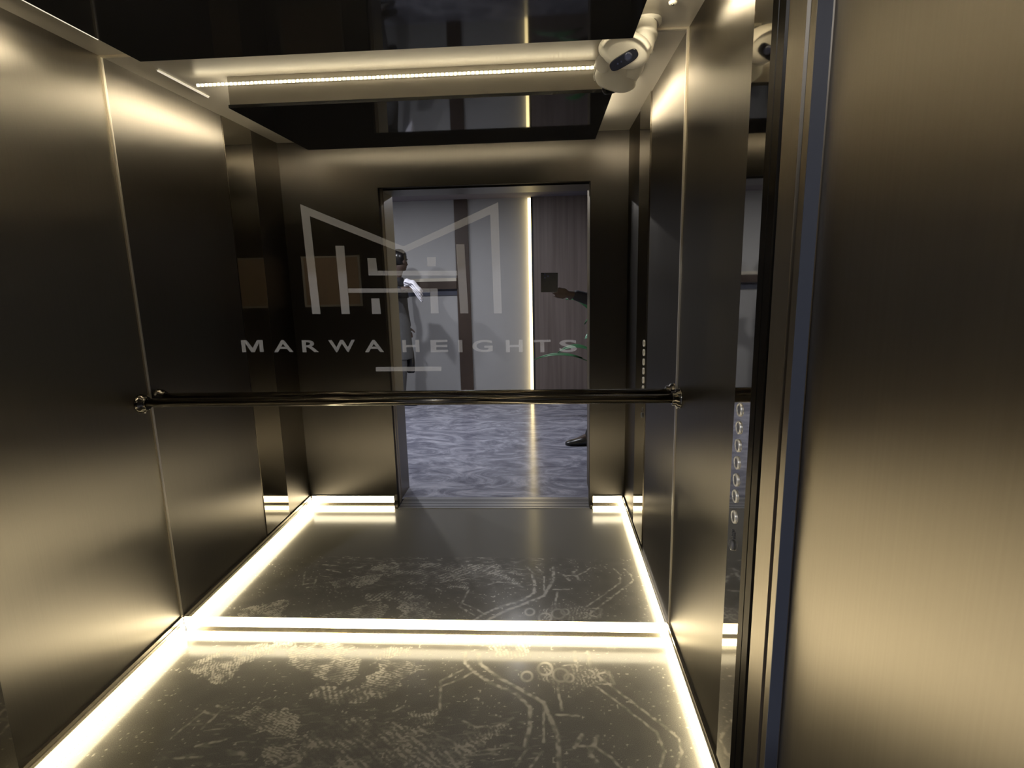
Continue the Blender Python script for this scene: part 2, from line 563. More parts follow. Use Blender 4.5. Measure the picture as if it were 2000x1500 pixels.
at.data.foreach_set('value', np.concatenate([dust.ravel(), np.full(4, 0.03)]).astype(np.float32))
me.materials.append(MATS['cab_floor'])
fo = bpy.data.objects.new('floor', me)
COL.objects.link(fo)
fo['kind'] = 'structure'


# ------------------------------------------------------------------ lit baseboards
def chips(bm, p0, p1, n, out, size, depth, fill=0.36):
    """a row of LED chips from p0 to p1, facing out"""
    p0, p1, out = Vector(p0), Vector(p1), Vector(out)
    d = (p1 - p0) / n
    dl = d.normalized()
    up = out.cross(dl)
    for i in range(n):
        c = p0 + d * (i + 0.5)
        a, h = dl * (d.length * fill), up * size
        q = [c - a - h, c + a - h, c + a + h, c - a + h]
        f = [v + out * depth for v in q]
        vs = [bm.verts.new(v) for v in q + f]
        for k in ((4, 5, 6, 7), (0, 1, 5, 4), (1, 2, 6, 5), (2, 3, 7, 6), (3, 0, 4, 7)):
            bm.faces.new([vs[j] for j in k])
    return bm


def baseboard(name, a, b2, out, top_lit=True):
    """a, b2: ends at floor level on the wall face; out: unit vector into the cab"""
    a, b2, out = Vector(a), Vector(b2), Vector(out)

    def bar(d0, d1, z0, z1):
        p, q = a + out * d0, b2 + out * d1
        xs, ys = sorted((p.x, q.x)), sorted((p.y, q.y))
        return B(xs[0], xs[1], ys[0], ys[1], z0, z1)
    root = st(name, bar(0, 0.010, 0.0, HS), 'baseboard_steel')
    if top_lit:
        obj('led_strip', bar(0.010, 0.014, 0.048, 0.088), 'led_floor_top', root, label='white upper light strip')
        obj('led_strip', bar(0.010, 0.015, 0.003, 0.020), 'led_floor', root, label='white lower light strip')
    else:
        obj('led_strip', bar(0.010, 0.014, 0.006, 0.056), 'led_floor', root, label='white light strip')
        obj('edge_bead', bar(0.010, 0.013, 0.070, 0.076), 'edge_trim', root)
    n = int((b2 - a).length / 0.0165)
    up = Vector((0, 0, 0.0022))
    o = obj('led_chips', chips(bmesh.new(), a + out * 0.015 + up, b2 + out * 0.015 + up, n, out, 0.002, 0.005), 'led_floor', root)
    o['kind'] = 'stuff'
    return root


baseboard('baseboard_back', (0.012, 0.012, 0), (W - 0.012, 0.012, 0), (0, -1, 0))
baseboard('baseboard_left', (0, -L_, 0), (0, -0.004, 0), (1, 0, 0), False)
baseboard('baseboard_right', (W, -L_, 0), (W, -0.004, 0), (-1, 0, 0), False)
baseboard('baseboard_front_left', (0.016, -L_, 0), (XL - 0.02, -L_, 0), (0, 1, 0))
baseboard('baseboard_front_right', (XR + 0.02, -L_, 0), (W - 0.016, -L_, 0), (0, 1, 0))

# ------------------------------------------------------------------ the mirror with its etched emblem
mir = empty('wall_mirror', (W / 2, 0, HS), 'large dark mirror covering the back wall behind the handrail', 'mirror')
obj('glass', B(0, W, 0.0, 0.010, HS, H), 'mirror_glass', mir)
STROKES = [
    [(0.668, 1.734), (1.0346, 1.5772), (1.3804, 1.7198), (1.3831, 1.3307), (1.3546, 1.3313), (1.3509, 1.679), (1.0321, 1.553), (0.6995, 1.692), (0.7085, 1.3414), (0.6775, 1.342)],
    [(0.7847, 1.5858), (0.8172, 1.585), (0.8192, 1.3393), (0.7883, 1.3399)],
    [(1.225, 1.5795), (1.2552, 1.5787), (1.2607, 1.3331), (1.2306, 1.3337)],
    [(0.8992, 1.5395), (0.9308, 1.5387), (0.9341, 1.4767), (0.9, 1.4775)],
    [(0.9341, 1.4936), (1.2255, 1.4866), (1.2263, 1.4698), (0.9341, 1.4767)],
    [(1.1183, 1.5377), (1.1496, 1.537), (1.148, 1.5045), (1.1182, 1.5052)],
    [(0.8195, 1.4328), (1.1224, 1.4261), (1.1224, 1.4114), (0.8195, 1.4165)],
    [(1.1234, 1.4261), (1.151, 1.4256), (1.1512, 1.3352), (1.1224, 1.3357)],
    [(0.9033, 1.3946), (0.9338, 1.3939), (0.9361, 1.3371), (0.9031, 1.3377)],
    [(0.9033, 1.1393), (1.1518, 1.1375), (1.1511, 1.1212), (0.9021, 1.123)]]


def decal(name, P, parent):
    bm = bmesh.new()
    vs = [bm.verts.new((x, -0.0012, z)) for x, z in P]
    bm.faces.new(vs)
    return obj(name, bm, 'frosted_film', parent)


for i, P in enumerate(STROKES):
    decal('emblem_stroke' if i < 9 else 'underline', P, mir)
LET = [('M', .393, .477, 1.203), ('A', .517, .592, 1.2011), ('R', .627, .690, 1.1994), ('W', .729, .831, 1.1979), ('A', .866, .938, 1.1958),
       ('H', 1.009, 1.073, 1.1936), ('E', 1.115, 1.180, 1.192), ('I', 1.219, 1.234, 1.1903), ('G', 1.270, 1.346, 1.1896), ('H', 1.395, 1.457, 1.1877),
       ('T', 1.498, 1.560, 1.186), ('S', 1.591, 1.656, 1.1847)]
for ch, x0, x1, z0 in LET:
    if ch == 'M':
        Q = [(0, 0), (0, 1), (.26, 1), (.5, .34), (.74, 1), (1, 1), (1, 0), (.82, 0), (.82, .76), (.58, 0), (.42, 0), (.18, .76), (.18, 0)]
        decal('letter', [(x0 + u * (x1 - x0), z0 + t * 0.0455) for u, t in Q], mir)
        continue
    cu = bpy.data.curves.new('letter', 'FONT')
    cu.body = ch
    cu.size = 1.0
    cu.offset = 0.0 if ch == 'M' else 0.022
    cu.resolution_u = 4
    to = bpy.data.objects.new('letter', cu)
    COL.objects.link(to)
    dg = bpy.context.evaluated_depsgraph_get()
    dg.update()
    me = bpy.data.meshes.new_from_object(to.evaluated_get(dg))
    bpy.data.objects.remove(to)
    bpy.data.curves.remove(cu)
    co = np.array([v.co[:] for v in me.vertices])
    mn, mxx = co.min(0), co.max(0)
    hgt = 0.0455
    for v in me.vertices:
        u = (v.co.x - mn[0]) / (mxx[0] - mn[0])
        t = (v.co.y - mn[1]) / (mxx[1] - mn[1])
        v.co = (x0 + u * (x1 - x0), -0.0012, z0 + t * hgt)
    me.materials.clear()
    me.materials.append(MATS['frosted_film'])
    lo = bpy.data.objects.new('letter', me)
    COL.objects.link(lo)
    lo.parent = mir
    lo.matrix_parent_inverse = Matrix.Translation(mir.location).inverted()

# ------------------------------------------------------------------ suspended black ceiling panel
PX0, PX1, PY0, PY1, PZ = 0.312, 1.805, -1.012, -0.248, 2.135
cp = empty('ceiling_panel', (1.05, -0.63, PZ), 'glossy black suspended ceiling panel in a steel tray with a hidden light strip', 'ceiling panel')
bevel(obj('panel_face', B(PX0, PX1, PY0, PY1, PZ, PZ + 0.012), 'gloss_black', cp), 0.002)
obj('tray', B(PX0 + 0.004, PX1 - 0.004, PY0 + 0.004, PY1 - 0.004, PZ + 0.012, H - 0.0005), 'tray_metal', cp)
lt = obj('led_strip', B(0.19, 1.735, PY1 - 0.004, PY1 - 0.002, H - 0.033, H - 0.021), 'tape_white', cp, label='dotted white light strip')
o = obj('led_chips', chips(bmesh.new(), (0.19, PY1 - 0.002, H - 0.027), (1.735, PY1 - 0.002, H - 0.027), 93, (0, 1, 0), -0.0038, 0.003, 0.24), 'led_back', lt)
o['kind'] = 'stuff'

def ceiling_strip(name, x0, x1, y0, y1, label, mat='led_slim'):
    s = empty(name, ((x0 + x1) / 2, (y0 + y1) / 2, H), label, 'light strip')
    obj('strip_base', B(x0 - 0.002, x1 + 0.002, y0 - 0.003, y1 + 0.003, H - 0.003, H - 0.0003), 'tape_white', s)
    obj('diffuser', B(x0, x1, y0, y1, H - 0.007, H - 0.003), mat, s)
    return s


ceiling_strip('light_strip', 0.108, 0.112, -0.47, -0.144, 'thin dim end of a light strip on the ceiling above the left wall')
ceiling_strip('light_strip', 1.911, 1.916, -0.46, -0.32, 'short dim end of a light strip on the ceiling behind the security camera')
for nx, ax, p0, p1, out in (('left', 0, (PX0 + 0.002, PY1 - 0.02, H - 0.030), (PX0 + 0.002, PY0 + 0.02, H - 0.030), (-1, 0, 0)),
                            ('right', 0, (PX1 - 0.002, PY0 + 0.02, H - 0.030), (PX1 - 0.002, PY1 - 0.02, H - 0.030), (1, 0, 0)),
                            ('front', 1, (1.735, PY0 + 0.002, H - 0.030), (0.19, PY0 + 0.002, H - 0.030), (0, -1, 0))):
    a, c = Vector(p0), Vector(p1)
    ov = Vector(out) * 0.0015
    lo_ = [min(a[i], c[i], a[i] + ov[i]) for i in range(3)]
    hi_ = [max(a[i], c[i], a[i] + ov[i]) for i in range(3)]
    lt = obj('led_strip', B(lo_[0], hi_[0], lo_[1], hi_[1], a.z - 0.006, a.z + 0.006), 'tape_white', cp, label='dotted white light strip')
    o = obj('led_chips', chips(bmesh.new(), a + ov, c + ov, int((c - a).length / 0.0166), out, {'left': -0.009, 'right': -0.012, 'front': -0.004}[nx], 0.003), 'led_right' if nx != 'front' else 'led_ceiling', lt)
    o['kind'] = 'stuff'

# ------------------------------------------------------------------ handrail
hr = empty('handrail', (W / 2, -0.05, 1.025), 'dark polished round handrail running across the mirror', 'handrail')
RY, RZ = -0.052, 1.019
bm = bmesh.new()
tube(bm, [(0.012, RY, RZ + 0.003), (W - 0.012, RY, RZ - 0.001)], 0.0165, 28)
obj('rail', bm, 'bronze_tube', hr)
for sx, xw in ((1, 0.0), (-1, W)):
    bm = bmesh.new()
    xs = [0.0005, 0.004, 0.006, 0.016, 0.019, 0.030, 0.032]
    rs = [0.036, 0.036, 0.034, 0.033, 0.026, 0.0255, 0.0225]
    tube(bm, [(xw + sx * a, RY, RZ) for a in xs], rs, 28)
    fl = obj('flange', bm, 'bronze_tube', hr)
    for k in range(3):
        t = 2 * math.pi * k / 3 + 0.6
        bm = bmesh.new()
        c = Vector((xw + sx * 0.010, RY + 0.034 * math.cos(t), RZ + 0.034 * math.sin(t)))
        tube(bm, [c, c + Vector((0, 0.004 * math.cos(t), 0.004 * math.sin(t)))], 0.0045, 10)
        obj('screw', bm, 'chrome', fl)

# ------------------------------------------------------------------ control panel on the right wall
op = empty('control_panel', (W, -0.79, 1.0), 'polished steel lift control panel with a column of round buttons', 'control panel')
bevel(obj('face_plate', B(W - 0.006, W + 0.02, PR1 + 0.002, PR0 - 0.002, HS + 0.002, H - 0.002), 'polished_steel', op), 0.0015)
for z in (1.129, 1.084, 1.038, 0.993, 0.948, 0.905, 0.849):
    y = -0.690
    xf = W - 0.006
    bm = bmesh.new()
    seg = 28
    prof = [(0.0165, 0.0), (0.0165, 0.003), (0.0155, 0.004), (0.0125, 0.004), (0.012, 0.0025)]
    rings = [[bm.verts.new((xf - d, y + r * math.cos(t), z + r * math.sin(t))) for t in (2 * math.pi * k / seg for k in range(seg))] for r, d in prof]
    for A, C in zip(rings, rings[1:]):
        for k in range(seg):
            bm.faces.new((A[k], A[(k + 1) % seg], C[(k + 1) % seg], C[k])).smooth = True
    bt = obj('button', bm, 'button_steel', op)
    bm = bmesh.new()
    tube(bm, [(xf, y, z), (xf - 0.0025, y, z)], [0.012, 0.0115], 24)
    obj('button_cap', bm, 'button_core', bt)
bm = bmesh.new()
tube(bm, [(xf, -0.69, 0.772), (xf - 0.006, -0.69, 0.772), (xf - 0.008, -0.69, 0.772)], [0.013, 0.013, 0.010], 24)
ks = obj('key_switch', bm, 'button_core', op)
obj('keyhole', B(xf - 0.0095, xf - 0.008, -0.6915, -0.6885, 0.766, 0.778), 'chrome', ks)
bm = bmesh.new()
for k in range(10):
    box(bm, xf - 0.003, xf, -0.699 + (k % 2) * 0.01, -0.693 + (k % 2) * 0.01, 0.792 + k * 0.002, 0.7935 + k * 0.002)
obj('switch_mark', bm, 'button_core', ks)

# ------------------------------------------------------------------ security camera under the ceiling
sc_ = empty('security_camera', (1.872, -0.075, H), 'cream white security camera hanging from the ceiling by the right wall', 'camera')
bm = bmesh.new()
tube(bm, [(1.873, -0.073, H - 0.0003), (1.873, -0.073, H - 0.008), (1.872, -0.074, H - 0.012)], [0.046, 0.046, 0.038], 32)
obj('mount_base', bm, 'camera_white', sc_)
bm = bmesh.new()
tube(bm, [(1.872, -0.074, H - 0.010), (1.869, -0.077, 2.212), (1.869, -0.077, 2.209), (1.866, -0.081, 2.196), (1.866, -0.081, 2.193), (1.858, -0.092, 2.165), (1.846, -0.102, 2.135)],
     [0.0345, 0.0355, 0.038, 0.038, 0.034, 0.034, 0.026], 32)
obj('stem', bm, 'camera_white', sc_)
PC = Vector((1.801, -0.125, 2.144))
fwd = Vector((-0.16, -0.86, -0.46)).normalized()
side = fwd.cross(Vector((0, 0, 1))).normalized()      # picture left
upv = side.cross(fwd)
upv = upv if upv.z > 0 else -upv


def frame(deg):
    rl = math.radians(deg)
    s2 = side * math.cos(rl) + upv * math.sin(rl)
    u2 = upv * math.cos(rl) - side * math.sin(rl)
    return Matrix((s2, u2, -fwd)).transposed()


RB, RW = frame(14), frame(-24)
seg = 44


def oval(bm, Rm, cx, cy, sx, sy, back, p):
    out = []
    for k in range(seg):
        t = 2 * math.pi * k / seg
        c, s = math.cos(t), math.sin(t)
        out.append(bm.verts.new(PC + Rm @ Vector((cx + sx * math.copysign(abs(c) ** (2 / p), c), cy + sy * math.copysign(abs(s) ** (2 / p), s), back))))
    return out


def loft(bm, rings):
    for A, C in zip(rings, rings[1:]):
        for k in range(seg):
            bm.faces.new((A[k], A[(k + 1) % seg], C[(k + 1) % seg], C[k])).smooth = True
    bm.faces.new(rings[0])
    bm.faces.new(rings[-1])


bm = bmesh.new()
loft(bm, [oval(bm, RB, *a) for a in ((0.002, -0.002, 0.050, 0.028, -0.026, 2.3), (0.0, 0.0, 0.066, 0.040, -0.022, 2.2), (0.0, 0.0, 0.076, 0.048, -0.008, 2.1),
                                     (0.002, 0.002, 0.074, 0.047, 0.012, 2.0), (0.008, 0.004, 0.064, 0.042, 0.035, 2.0), (0.014, 0.006, 0.046, 0.032, 0.055, 2.0), (0.018, 0.006, 0.02, 0.015, 0.066, 2.0))])
body = obj('camera_body', bm, 'camera_white', sc_)
# visor ring standing out around the upper edge
bm = bmesh.new()
prev = None
for bk, sx, sy in ((-0.036, 0.072, 0.048), (-0.02, 0.080, 0.053), (0.008, 0.082, 0.055), (0.03, 0.074, 0.050)):
    row = []
    for k in range(19):
        t = math.radians(8 + 150 * k / 18)
        row.append(bm.verts.new(PC + RB @ Vector((sx * math.cos(t), sy * math.sin(t), bk))))
    if prev:
        for k in range(18):
            bm.faces.new((prev[k], prev[k + 1], row[k + 1], row[k])).smooth = True
    prev = row
vo = obj('visor', bm, 'camera_white', body)
sm = vo.modifiers.new('solid', 'SOLIDIFY')
sm.thickness = 0.005
bm = bmesh.new()
loft(bm, [oval(bm, RW, 0.012, -0.016, a, b2, bk, 3.2) for a, b2, bk in ((0.046, 0.0175, -0.020), (0.046, 0.0175, -0.0275), (0.044, 0.0155, -0.0295))])
win = obj('lens_window', bm, 'camera_black', body)
bm = bmesh.new()
c = PC + RW @ Vector((-0.004, -0.014, -0.0295))
tube(bm, [c, c + fwd * 0.002, c + fwd * 0.003], [0.0125, 0.0125, 0.007], 24)
obj('lens', bm, 'lens_glass', win)
for dx in (0.020, 0.032):
    bm = bmesh.new()
    c = PC + RW @ Vector((dx, -0.016, -0.0295))
    tube(bm, [c, c + fwd * 0.001], [0.003, 0.0025], 12)
    obj('infrared_led', bm, 'lens_glass', win)
# round rear joint behind the pod and the cable that runs to the panel's light strip
bm = bmesh.new()
ellipsoid(bm, Vector((1.752, -0.066, 2.176)), (0.030, 0.030, 0.030), 24, 16)
obj('ball_joint', bm, 'camera_white', sc_)
bm = bmesh.new()
tube(bm, [(1.752, -0.080, 2.19), (1.742, -0.13, 2.215), (1.738, -0.20, 2.222), (1.736, -0.243, 2.223)], 0.0045, 10)
obj('cable', bm, 'camera_white', sc_)
# small screw cap in the ceiling by the camera
scw = empty('ceiling_screw', (1.929, -0.19, H), 'small white round cap on the ceiling beside the security camera', 'cap')
bm = bmesh.new()
tube(bm, [(1.929, -0.190, H - 0.0003), (1.929, -0.190, H - 0.006), (1.929, -0.190, H - 0.008)], [0.013, 0.012, 0.007], 24)
obj('cap', bm, 'tape_white', scw)
bm = bmesh.new()
tube(bm, [(1.929, -0.190, H - 0.008), (1.929, -0.190, H - 0.010)], [0.005, 0.004], 12)
obj('screw_head', bm, 'chrome', scw)

# notice board on the front wall, left of the door
nb = empty('notice_board', (0.26, -L_, 1.46), 'brown framed notice board on the front wall left of the door, seen in the mirror', 'notice board')
obj('frame', B(0.085, 0.440, -L_ + 0.0005, -L_ + 0.012, 1.305, 1.605), 'notice_frame', nb)
obj('board', B(0.100, 0.428, -L_ + 0.012, -L_ + 0.014, 1.318, 1.595), 'notice_brown', nb)

# ------------------------------------------------------------------ doorway: door edges, sills, landing frame
YC0, YC1 = -1.432, -1.388       # car door
YD0, YD1 = -1.455, -1.442       # landing door
YJ = -1.80                     # outer end of the landing jamb
ZJ = 1.985
for n, x0, x1 in (('door_1', XR, XR + 0.55), ('door_2', XL - 0.55, XL)):
    d = st(n, B(x0, x1, YC0, YC1, 0.012, 2.06), 'brushed_jamb')
    st('landing_door', B(x0, x1, YD0, YD1, 0.012, 2.06), 'brushed_jamb', d)
    fx = (XR, XR + 0.0145) if n == 'door_1' else (XL - 0.0145, XL)
    st('reflection_strip', B(fx[0], fx[1], YD0 - 0.0015, YD0 - 0.0003, 0.012, 2.0), 'blue_reflection', d)  # bluish strip painted for the lobby's reflection on the landing door face
    xi = XR + 0.012 if n == 'door_1' else XL - 0.012
    a, b2 = sorted((xi, xi + (0.05 if n == 'door_1' else -0.05)))
    st('gap_shade', box(B(a, b2, -1.3875, -1.3785, 0, 2.06), a, b2, -1.4415, -1.4325, 0, 2.06), 'black_gap', d)  # black filler painted for the shade in the gaps between doors
st('trim_5', B(XR + 0.016, XR + 0.10, YJ, -1.457, 0, ZJ + 0.04), 'brushed_jamb')
st('trim_6', B(XL - 0.10, XL - 0.016, -1.72, -1.457, 0, ZJ + 0.04), 'shaded_jamb')  # left jamb and head: jamb metal with its shade put into a darker colour
st('trim_7', B(XL - 0.016, XR + 0.016, -1.72, -1.457, ZJ, ZJ + 0.08), 'shaded_jamb')
sl = st('trim_8', B(XL, XR, -1.437, -1.340, -0.02, 0.004), 'aluminium')
st('groove', box(B(XL, XR, -1.414, -1.406, 0.004, 0.0045), XL, XR, -1.372, -1.364, 0.004, 0.0045), 'black_gap', sl)
sl = st('trim_9', B(XL, XR, -1.52, -1.440, -0.02, 0.004), 'aluminium')
st('groove', box(B(XL, XR, -1.462, -1.456, 0.004, 0.0045), XL, XR, -1.480, -1.474, 0.004, 0.0045), 'black_gap', sl)

# ------------------------------------------------------------------ lobby
LX0, LX1, LY, LZ = -1.7, 3.4, -4.9, 2.36
YW = -1.70
st('wall_lobby_left', B(LX0 - 0.1, LX0, LY, YW, 0, LZ), 'lobby_plaster')
st('wall_lobby_right', B(LX1, LX1 + 0.1, LY, YW, 0, LZ), 'brown_wood')
st('wall_lobby_back', B(LX0 - 0.1, LX1 + 0.1, LY - 0.1, LY, 0, LZ), 'lobby_plaster')
st('wall_landing', box(box(B(LX0 - 0.1, XL - 0.10, YW, YW + 0.2, 0, LZ), XR + 0.10, LX1 + 0.1, YW, YW + 0.2, 0, LZ), XL - 0.10, XR + 0.10, YW, YW + 0.2, ZJ + 0.08, LZ), 'lobby_plaster')
st('ceiling_lobby', B(LX0 - 0.1, LX1 + 0.1, LY - 0.1, YW + 0.2, LZ, LZ + 0.05), 'lobby_ceiling')
st('floor_lobby', B(LX0 - 0.1, LX1 + 0.1, LY - 0.1, -1.50, -0.05, 0.0), 'marble')
NTH = ['in front of the lift door', 'left of the lift door', 'near the far left wall']
for (px_, py_), nth in zip(DOWNLIGHTS, NTH):
    cl = empty('downlight', (px_, py_, LZ), 'small round white ceiling lamp in the lobby ' + nth, 'lamp', 'lobby ceiling lamps')
    bm = bmesh.new()
    tube(bm, [(px_, py_, LZ - 0.0003), (px_, py_, LZ - 0.004), (px_, py_, LZ - 0.006)], [0.062, 0.060, 0.054], 28)
    obj('lamp_rim', bm, 'camera_white', cl)
    bm = bmesh.new()
    tube(bm, [(px_, py_, LZ - 0.0055), (px_, py_, LZ - 0.0072)], [0.046, 0.045], 28)
    obj('diffuser', bm, 'lamp_diffuser', cl)

wp = empty('wood_wall_panel', (2.0, LY, 0), 'grey brown wood panel on the lobby wall lit along its left edge', 'wall panel')
obj('veneer', B(1.41, 2.75, LY + 0.012, LY + 0.06, 0, LZ), 'veneer', wp)
obj('backing', B(1.44, 2.75, LY + 0.0005, LY + 0.012, 0, LZ), 'black_gap', wp)
obj('edge_shadow', B(1.385, 1.409, LY + 0.0005, LY + 0.062, 0, LZ), 'black_gap', wp)  # black bar painted for the shadow along the panel's edge
obj('led_strip', B(1.350, 1.384, LY + 0.014, LY + 0.046, 0.01, LZ - 0.01), 'led_lobby', wp, label='glowing yellow light strip')
wb = empty('wood_batten', (0.55, LY, 0), 'dark brown vertical wood batten on the grey lobby wall', 'batten')
bevel(obj('batten_board', B(0.475, 0.633, LY + 0.0005, LY + 0.035, 0, LZ), 'brown_wood', wb), 0.003)
ld = empty('wall_ledge', (0.0, LY, 1.33), 'brown wood ledge with a cream top beside the person in the lobby', 'ledge')
obj('ledge_board', B(-1.6, 0.474, LY + 0.0005, LY + 0.06, 1.322, 1.415), 'brown_wood', ld)
obj('top_strip', B(-1.6, 0.474, LY + 0.0005, LY + 0.065, 1.415, 1.452), 'cream_paint', ld)
obj('lower_shadow', B(-1.6, 0.474, LY + 0.0005, LY + 0.015, 1.245, 1.322), 'navy_shadow', ld)  # navy strip painted for the shadow below the ledge


# ------------------------------------------------------------------ people
def fuse(o, name, mat, voxel, iters):
    """turn overlapping shapes into ONE continuous surface"""
    r = o.modifiers.new('remesh', 'REMESH')
    r.mode = 'VOXEL'
    r.voxel_size = voxel
    r.use_smooth_shade = True
    q = o.modifiers.new('smooth', 'SMOOTH')
    q.factor = 0.5
    q.iterations = iters
    dg = bpy.context.evaluated_depsgraph_get()
    dg.update()
    m3 = bpy.data.meshes.new_from_object(o.evaluated_get(dg))
    o.modifiers.clear()
    o.data = m3
    m3.name = name
    m3.materials.clear()
    m3.materials.append(MATS[mat])
    return o


def limb(bm, pts, rad, seg=16):
    """tapering limb: one tube per bone and a ball at every joint"""
    for k in range(len(pts) - 1):
        a, c = Vector(pts[k]), Vector(pts[k + 1])
        tube(bm, [a.lerp(c, u / 4) for u in range(5)], [rad[k] * (1 - u / 4) + rad[k + 1] * u / 4 for u in range(5)], seg)
    for p, r in zip(pts, rad):
        ellipsoid(bm, Vector(p), (r, r, r), seg, max(6, seg * 3 // 4))


def loft_sections(bm, ax, sections):
    dp = Vector((-ax.y, ax.x, 0))
    prev = None
    for c, rx, ry in sections:
        c = Vector(c)
        ring = [bm.verts.new(c + ax * rx * math.cos(2 * math.pi * k / 28) + dp * ry * math.sin(2 * math.pi * k / 28)) for k in range(28)]
        if prev:
            for k in range(28):
                bm.faces.new((prev[k], prev[(k + 1) % 28], ring[(k + 1) % 28], ring[k]))
        else:
            bm.faces.new(ring)
        prev = ring
    bm.faces.new(prev)


def body_mesh(name, J, E, mat, parent, extra, voxel=0.006):
    bm = bmesh.new()
    V = lambda k: Vector(J[k][:3])
    ax = (V('sr') - V('sl')).normalized()
    hip, ch, nk = V('hip'), V('ch'), V('nk')
    loft_sections(bm, ax, [(hip - Vector((0, 0, 0.08)), 0.12, 0.09), (hip, 0.150, 0.105), (hip.lerp(ch, 0.45), 0.128, 0.095), (ch - Vector((0, 0, 0.04)), 0.155, 0.108), (ch + Vector((0, 0, 0.07)), 0.14, 0.08), (ch.lerp(nk, 0.8), 0.06, 0.058)])
    for a, c in E:
        if 'hip' in (a, c) or (a, c) in (('ws', 'ch'),):
            continue
        ra, rc = J[a][3], J[c][3]
        ra = 0.056 if isinstance(ra, tuple) else ra
        rc = 0.056 if isinstance(rc, tuple) else rc
        if a.startswith('q') and a.endswith('p') and len(a) == 3:
            ra = min(ra, rc * 1.25)
        limb(bm, [J[a][:3], J[c][:3]], [ra, rc], 14)
    extra(bm)
    o = obj(name, bm, mat, parent)
    return fuse(o, name, mat, voxel, 3)


def head_mesh(c, face, up=Vector((0, 0, 1)), k=1.0):
    """returns a function adding a modelled head (skull, jaw, nose, ears, lips, brow) to a bmesh; face: direction looked at"""
    face = face.normalized()
    right = face.cross(up).normalized()
    up2 = right.cross(face)
    Rm = Matrix((right, face, up2)).transposed()

    def add(bm):
        def E(p, r):
            ellipsoid(bm, c + Rm @ (Vector(p) * k), tuple(a * k for a in r), 16, 12, Rm)
        E((0, -0.012, 0.03), (0.074, 0.092, 0.088))
        E((0, 0.012, -0.035), (0.060, 0.074, 0.078))
        E((0, 0.052, -0.088), (0.030, 0.030, 0.022))
        E((0, 0.090, -0.018), (0.012, 0.018, 0.026))
        E((0, 0.102, -0.034), (0.014, 0.013, 0.011))
        E((0, 0.078, -0.062), (0.024, 0.012, 0.006))
        E((0, 0.076, -0.073), (0.021, 0.011, 0.006))
        E((0, 0.074, 0.020), (0.050, 0.014, 0.010))
        for s in (-1, 1):
            E((s * 0.076, -0.010, -0.010), (0.010, 0.022, 0.032))
            E((s * 0.036, 0.050, -0.034), (0.024, 0.022, 0.024))
    return add, Rm


def add_face_parts(parent, c, Rm, k=1.0, hair_back=True):
    for s in (-1, 1):
        bm = bmesh.new()
        ellipsoid(bm, c + Rm @ (Vector((s * 0.031, 0.066, 0.002)) * k), (0.012 * k,) * 3, 12, 8)
        e = obj('eye', bm, 'eye_white', parent)
        bm = bmesh.new()
        ellipsoid(bm, c + Rm @ (Vector((s * 0.031, 0.0745, 0.002)) * k), (0.0055 * k,) * 3, 10, 6)
        obj('pupil', bm, 'hair', e)
    bm = bmesh.new()
    vs = ellipsoid(bm, c + Rm @ (Vector((0, -0.018, 0.036)) * k), (0.080 * k, 0.096 * k, 0.094 * k), 24, 16, Rm)
    dele = []
    for v in vs:
        q = Rm.transposed() @ (v.co - c) / k
        if q.z < -0.045 or (q.y > 0.035 and q.z < 0.062) or (q.y > 0.0 and q.z < 0.0):
            dele.append(v)
    bmesh.ops.delete(bm, geom=dele, context='VERTS')
    o = obj('hair', bm, 'hair', parent, recalc=False)
    sd = o.modifiers.new('solid', 'SOLIDIFY')
    sd.thickness = 0.012
    sd.offset = 0


def hand_joints(J, E, pre, wrist_key, wrist, fdir, palm_n, thumb_side, curls, k=1.0, spread=0.18, thumb_dir=None):
    """adds a palm, four unequal bent fingers and a side thumb to a joint graph"""
    wrist, fdir, palm_n = Vector(wrist), Vector(fdir).normalized(), Vector(palm_n).normalized()
    sd = fdir.cross(palm_n).normalized() * thumb_side
    pc = wrist + fdir * 0.045 * k
    J[pre + 'p'] = (*pc, 0.026 * k)
    E.append((wrist_key, pre + 'p'))
    for f, (off, ln) in enumerate(((0.030, 0.072), (0.010, 0.080), (-0.010, 0.075), (-0.029, 0.060))):
        kn = wrist + fdir * (0.088 - 0.006 * abs(f - 1)) * k + sd * off * k
        J[pre + f'k{f}'] = (*kn, 0.0115 * k)
        E.append((pre + 'p', pre + f'k{f}'))
        d = (fdir + sd * spread * off / 0.03 * 0.5).normalized()
        p = kn
        a = 0
        for s, fr in enumerate((0.45, 0.32, 0.23)):
            a += curls[f] * (0.7 if s == 0 else 1.0)
            dd = d * math.cos(a) + palm_n * math.sin(a)
            p = p + dd * ln * fr * k
            J[pre + f'f{f}{s}'] = (*p, (0.0092, 0.0085, 0.007)[s] * k)
            E.append(((pre + f'k{f}') if s == 0 else pre + f'f{f}{s-1}', pre + f'f{f}{s}'))
    td = (thumb_dir or (sd * 0.75 + fdir * 0.6 + palm_n * 0.25)).normalized()
    b0 = wrist + fdir * 0.030 * k + sd * 0.028 * k
    J[pre + 't0'] = (*b0, 0.0145 * k)
    J[pre + 't1'] = (*(b0 + td * 0.036 * k), 0.011 * k)
    J[pre + 't2'] = (*(b0 + td * 0.036 * k + (td + fdir * 0.6).normalized() * 0.030 * k), 0.0085 * k)
    E += [(pre + 'p', pre + 't0'), (pre + 't0', pre + 't1'), (pre + 't1', pre + 't2')]


